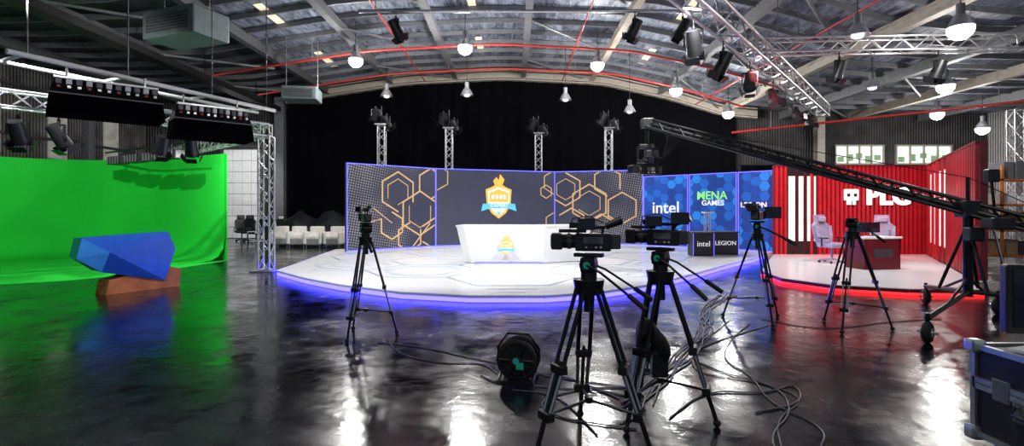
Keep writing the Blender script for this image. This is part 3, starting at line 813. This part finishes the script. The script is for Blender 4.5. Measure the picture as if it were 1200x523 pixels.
# ------------------------------------------------------------------ crane jib
b=B('camera_crane')
hub=Vector((6.5,7.3,0)); piv=hub+Vector((0,0,1.60)); tip=Vector((2.9,11.0,3.44))
wheels=[(4.95,6.1),(7.35,7.75),(6.95,8.6)]
for x,y in wheels:
    w=Vector((x,y,.13)); d=(w-Vector((hub.x,hub.y,.13))).normalized(); ax=Vector((-d.y,d.x,0))
    b.cyl((hub.x,hub.y,.42),(x,y,.30),.035,BLKM); b.cyl((hub.x,hub.y,.62),Vector((hub.x,hub.y,.42)).lerp(Vector((x,y,.30)),.6),.02,BLKM)
    b.cyl((x,y,.36),(x,y,.13),.025,BLKM); b.cyl(w-ax*.1,w+ax*.1,.015,CHR)
    b.lathe([(.05,-.045),(.10,-.045),(.13,-.02),(.13,.02),(.10,.045),(.05,.045)],w,RUB,axis=ax,n=18)
    b.cyl(w-ax*.05,w+ax*.05,.055,ALU,n=14)
b.cyl(hub+Vector((0,0,.35)),piv-Vector((0,0,.12)),.06,BLKM,n=14)
for k in range(3):
    t=.5+k*2.09; b.cyl(hub+Vector((.32*math.cos(t),.32*math.sin(t),.45)),piv+Vector((0,0,-.2)),.022,BLKM)
b.bbox(piv,(.22,.22,.24),BLK,.02); b.cyl(piv-Vector((.16,.16,0)),piv+Vector((.16,.16,0)),.05,BLKM)
ax=(tip-piv).normalized(); tail=piv-ax*1.7
b.truss(tail,tip,.18,BLK,step=.24,chords=3,rc=.03)
b.cyl(tail+Vector((0,0,-.02)),tip,.05,BLK)
b.cyl(piv+Vector((0,0,.45)),piv,.025,BLKM); b.cyl(piv+Vector((0,0,.45)),tip,.007,BLK,n=5); b.cyl(piv+Vector((0,0,.45)),tail,.007,BLK,n=5)
for k in range(5):
    c=tail+ax*(.1+k*.07)
    b.cyl(c-Vector((0,0,.02)),c-Vector((0,0,.02))+ax*.05,.19,BLK if k%2 else DGR,n=18)
b.cyl(piv-ax*.8,piv-ax*.8+Vector((0,0,-.3)),.02,BLKM); b.bbox(piv-ax*.8+Vector((-.1,-.2,-.2)),(.34,.05,.24),SCRN,.01)
b.cyl(piv-ax*.3,piv-ax*.3+Vector((-.05,0,.5)),.018,BLKM); b.bbox(piv-ax*.3+Vector((-.05,0,.56)),(.16,.1,.18),BLK,.02)
b.tube([tail,tail+Vector((-.15,-.2,-.1)),tail+Vector((-.2,-.3,-.4))],.015,BLKM)
b.bbox(piv-ax*.3+Vector((-.1,-.15,-.1)),(.3,.2,.16),BLK,.02); b.bbox(piv+Vector((-.1,-.2,-.35)),(.2,.14,.2),BLK,.02)
b.bbox(tip,(.24,.24,.2),BLK,.02)
b.cyl(tip,tip-Vector((0,0,.5)),.04,BLKM); b.bbox(tip-Vector((0,0,.5)),(.34,.12,.1),BLK,.02)
for sx in (-.2,.2): b.box(tip+Vector((sx,0,-.72)),(.03,.1,.45),BLKM)
M0=b.M; b.M=Matrix.Translation(tip+Vector((0,0,-1.12))); camcorder(b,0,.35,1.5); b.M=M0
b.bbox(tip+Vector((.1,0,-.68)),(.3,.2,.2),BLK,.03)
for k in range(5):
    o=Vector((.02*k-.05,.03*k,0))
    b.tube([tip+o+Vector((.35,.0,-.02)),tip+o+Vector((.5+.05*k,0,-.35)),tip+o+Vector((.35,0,-.8)),tip+o+Vector((.12,0,-.95))],.011,RUB)
b.done()

# ------------------------------------------------------------------ cable reel
b=B('cable_reel'); b.M=TR(.06,4.8,.2,-.25)
for yy in (-.08,.08):
    b.lathe([(.15,0),(.19,-.005),(.195,.012),(.18,.022),(.15,.012)],(0,yy,0),RUB,axis=(0,1,0),n=26)
    for k in range(6):
        t=k*math.pi/3; b.cyl((.05*math.cos(t),yy,.05*math.sin(t)),(.17*math.cos(t),yy,.17*math.sin(t)),.012,BLK)
b.cyl((0,-.07,0),(0,.07,0),.14,RUB,n=22); b.cyl((0,-.1,0),(0,.1,0),.06,BLK,n=16); b.cyl((0,-.105,0),(0,-.1,0),.03,TEAL,n=16)
for k in range(4): b.lathe([(.145,-.012),(.157,0),(.145,.012)],(0,-.05+.033*k,0),RUB,axis=(0,1,0),n=22)
for sx in (-.16,.16): b.tube([(sx,-.14,-.185),(sx,0,-.13),(sx,.14,-.185)],.014,BLKM)
b.box((0,-.14,-.185),(.36,.02,.02),BLKM); b.box((0,.14,-.185),(.36,.02,.02),BLKM)
b.tube([(-.16,.0,-.13),(-.2,.0,.1),(-.1,0,.23),(.1,0,.23),(.2,0,.1),(.16,0,-.13)],.012,BLKM)
b.box((.04,-.112,-.04),(.07,.01,.06),TEAL)
b.done()

# ------------------------------------------------------------------ floor cables
def smooth(pts,it=3):
    pts=[Vector(p) for p in pts]
    for _ in range(it):
        q=[pts[0]]
        for a,c in zip(pts,pts[1:]): q+=[a.lerp(c,.25),a.lerp(c,.75)]
        q.append(pts[-1]); pts=q
    return pts
cab=mat('cable_jacket',(.05,.05,.055),.35)
b=B('floor_cables')
def cb(pts,r=.0065): b.tube([(p.x,p.y,r+.002) for p in smooth([(x,y,0) for x,y in pts])],r,cab,6)
cb([(-1.5,6.2),(-1.25,5.6),(-.7,5.25),(-.3,5.3),(-.15,4.95)])
cb([(-1.6,6.1),(-1.0,5.9),(-.5,5.5),(.1,5.1),(-.1,4.6),(-.3,4.9)])
for k in range(9):
    j=lambda s=.16: random.uniform(-s,s)
    cb([(1.0+j(),4.2+j()),(1.5+j(),4.9+j()),(1.9+j(),5.6+j()),(2.5+j(),6.5+j()),(2.8+j(),7.4+j()),(3.2+j(),8.4+j()),(4.0+j(),9.4+j())],.008)
cb([(3.5,7.0),(2.5,6.2),(1.9,5.6),(2.0,5.0),(2.4,4.6),(2.2,4.0),(1.8,3.6),(1.7,3.2)])
cb([(3.3,7.1),(2.7,6.3),(2.2,5.4),(2.3,4.9),(2.1,4.2),(2.3,3.7),(1.95,3.3),(2.2,3.0)])
cb([(3.1,7.3),(2.2,6.0),(1.7,5.0),(2.25,4.75),(2.5,4.3),(2.0,3.9),(1.75,3.3)],.005)
cb([(1.2,3.9),(1.7,4.5),(2.2,4.4),(2.6,4.7),(2.4,4.2),(1.9,4.0)])
cb([(.2,4.6),(.6,4.5),(1.0,4.4),(1.1,4.0),(.8,3.8)]); cb([(.6,3.6),(.4,4.4),(.0,4.5)])
cb([(.9,3.7),(.3,3.9),(.2,4.3),(.8,4.6),(1.3,4.5)]); cb([(.9,4.3),(.5,4.9),(.2,4.95)])
cb([(3.6,7.4),(4.0,6.8),(4.6,6.9),(5.2,7.2),(6.2,7.4)]); cb([(1.0,4.0),(1.2,4.5),(.7,4.7),(.3,4.9)])
cb([(2.0,3.05),(2.2,3.3),(2.5,3.2),(2.8,3.2),(3.0,3.0)],.010)
b.done()

# ------------------------------------------------------------------ flight case + monitor (right foreground)
b=B('flight_case')
x0,x1,y0,y1,h=3.12,4.1,2.7,3.45,.68
b.box(((x0+x1)/2,(y0+y1)/2,.1+(h-.1)/2),(x1-x0,y1-y0,h-.1),BLK)
e=.035
for z in (.1,h-.22,h-.26,h):
    for yy in (y0,y1): b.box(((x0+x1)/2,yy,z),(x1-x0+.01,e,e),ALU)
    for xx in (x0,x1): b.box((xx,(y0+y1)/2,z),(e,y1-y0+.01,e),ALU)
for xx in (x0,x1):
    for yy in (y0,y1):
        b.box((xx,yy,.4),(e,e,h-.1),ALU); b.bbox((xx,yy,h),(.09,.09,.09),ALU,.02); b.bbox((xx,yy,.1),(.09,.09,.09),ALU,.02)
for yy in (y0+.2,y1-.2):
    b.bbox((x0-.01,yy,h-.24),(.02,.12,.14),CHR,.006)
b.bbox((x0-.01,(y0+y1)/2,.35),(.02,.2,.13),CHR,.006); b.tube([(x0-.03,(y0+y1)/2-.07,.38),(x0-.05,(y0+y1)/2-.07,.33),(x0-.05,(y0+y1)/2+.07,.33),(x0-.03,(y0+y1)/2+.07,.38)],.012,BLK)
for xx in (x0+.1,x1-.1):
    for yy in (y0+.1,y1-.1): b.cyl((xx-.02,yy,.05),(xx+.02,yy,.05),.05,RUB,n=14); b.box((xx,yy,.085),(.05,.08,.03),CHR)
b.bbox((x0+.3,y1-.35,h+.03),(.45,.45,.02),WHT,.004,Matrix.Rotation(.3,3,'Z'))
b.done()
b=B('studio_monitor'); b.M=TR(3.76,3.36,.73,-.15)
b.bbox((0,0,.27),(.95,.07,.46),BLK,.015); b.box((0,-.037,.28),(.88,.006,.39),SCRN)
b.box((0,.02,.04),(.1,.04,.08),BLK); b.box((0,0,.007),(.4,.22,.012),BLK); b.done()
b=B('white_armchair'); b.M=TR(-3.86,3.2,0,.6)@Matrix.Scale(.82,4)
b.bbox((0,0,.15),(.6,.6,.20),LEA,.06); b.bbox((0,.26,.30),(.6,.14,.26),LEA,.06)
for sx in (-.28,.28): b.bbox((sx,0,.23),(.12,.6,.26),LEA,.05)
for sx in (-.22,.22):
    for sy in (-.22,.22): b.cyl((sx,sy,0),(sx,sy,.08),.025,CHR)
b.done()

b=B('storage_rack')
YEL=mat('yellow_plastic',(.5,.32,.03),.5); CARD=mat('cardboard',(.35,.24,.14),.8)
for xx in (13.4,15.6):
    for yy in (14.0,14.7): b.box((xx,yy,1.4),(.06,.06,2.8),WOOD)
for z in (.3,1.0,1.7,2.4): b.box((14.5,14.35,z),(2.26,.76,.05),WOOD)
for z in (.3,1.0,1.7,2.4):
    x=13.55
    while x<15.2:
        w=random.uniform(.25,.5); hh=random.uniform(.2,.5)
        b.bbox((x+w/2,14.35,z+.03+hh/2),(w,.5,hh),random.choice([CARD,BLK,YEL,GRY,DGR,WHT]),.01); x+=w+.05
b.done()
b=B('truss_tower'); b.truss((17.3,17.6,.05),(17.3,17.6,5.0),.3,ALU); b.box((17.3,17.6,.02),(.7,.7,.04),CHR); b.done()

# ------------------------------------------------------------------ overhead lighting truss on right
b=B('overhead_truss')
b.truss((2.75,8.8,5.6),(12.4,20.4,5.5),.42,ALU)
for t in (.05,.5,.95):
    x=2.75+9.65*t; y=8.8+11.6*t; b.cyl((x,y,5.7),(x,y,zr(x)+.05),.015,CHR,n=5)
# fixtures clamped to the truss
for t,rz in ((.10,-.6),(.22,.9),(.36,-.5),(.52,.5),(.72,.6),(.88,.1)):
    x=2.75+9.65*t; y=8.8+11.6*t
    spotfix('',x-.15,y+.1,5.2,rz,.5 if int(t*100)%4 else -.5,1.05,5.36,parent=b)
b.done()
b=B('overhead_truss')
b.truss((6.3,13.6,5.9),(13.2,13.2,5.9),.36,ALU)
for x in (7.5,12): b.cyl((x,13.4,6.0),(x,13.4,zr(x)+.05),.015,CHR,n=5)
for x in (8.6,11.2): spotfix('',x,13.45,5.6,.4,.4,1.0,5.76,parent=b)
b.done()
b=B('overhead_pipe'); b.cyl((-4.5,15,7.4),(6.5,15,7.4),.05,CHR)
for x in (-4,1,6): b.cyl((x,15,7.4),(x,15,zr(x)+.05),.015,CHR,n=5)
b.done()
for x in (-3.4,3.6,5.0): spotfix('pipe_spotlight',x,15,7.25,.3*x,.5,1.1,7.35)

# ------------------------------------------------------------------ stage lighting and added fill lamps
spot('key_spot',(-3.5,8.5,6.6),(-2.2,13.5,0),1900,75)
spot('key_spot',(3.5,9.5,5.4),(1.5,14,0),1200,75)
spot('key_spot',(0,15,7.2),(0,13,0),700,80)
spot('red_key',(6.0,10,5.3),(11.5,16,1.2),1000,60)
spot('red_wall_fill',(6.0,12.5,5.3),(10.5,16.8,2.2),2600,60,.15,(1,.14,.14))  # added red lamp, brightens the red wall without whitening the deck
spot('red_key',(8.4,12.5,5.3),(8.2,12,0),550,85)
spot('green_key',(-7.6,8.0,5.4),(-13.3,17.2,1.6),2100,75,.06)
spot('green_key',(-8.2,14.2,3.0),(-12,17,1.2),150,130)
spot('green_key',(-10.4,9.6,3.2),(-12,13.5,0),280,130)
spot('desk_key',(-5.6,8.0,4.2),(-7.2,9.8,.6),280,60)
spot('seating_fill',(-6,15,7),(-9,22,0),500,70)  # added lamp that lightens the armchairs at the rear
spot('door_fill',(-12.2,22,6.0),(-14.6,27.8,2.4),1000,50)  # added lamp that brightens the door, no fixture there
point('overhead_point',(-1.5,1.5,6.5),300,.4)  # point lights high over the camera area, without a fixture
point('overhead_point',(5,3,6.0),250,.4)

w=bpy.data.worlds.new('world'); S.world=w; w.use_nodes=True
bg=w.node_tree.nodes['Background']; bg.inputs[0].default_value=(.50,.60,.80,1); bg.inputs[1].default_value=.32

cd=bpy.data.cameras.new('camera'); cd.sensor_width=36; cd.lens=18; cd.shift_y=-.01375; cd.clip_end=200
co=bpy.data.objects.new('camera',cd); S.collection.objects.link(co); co.location=(0,0,1.6); co.rotation_euler=(math.radians(90),0,0)
S.camera=co
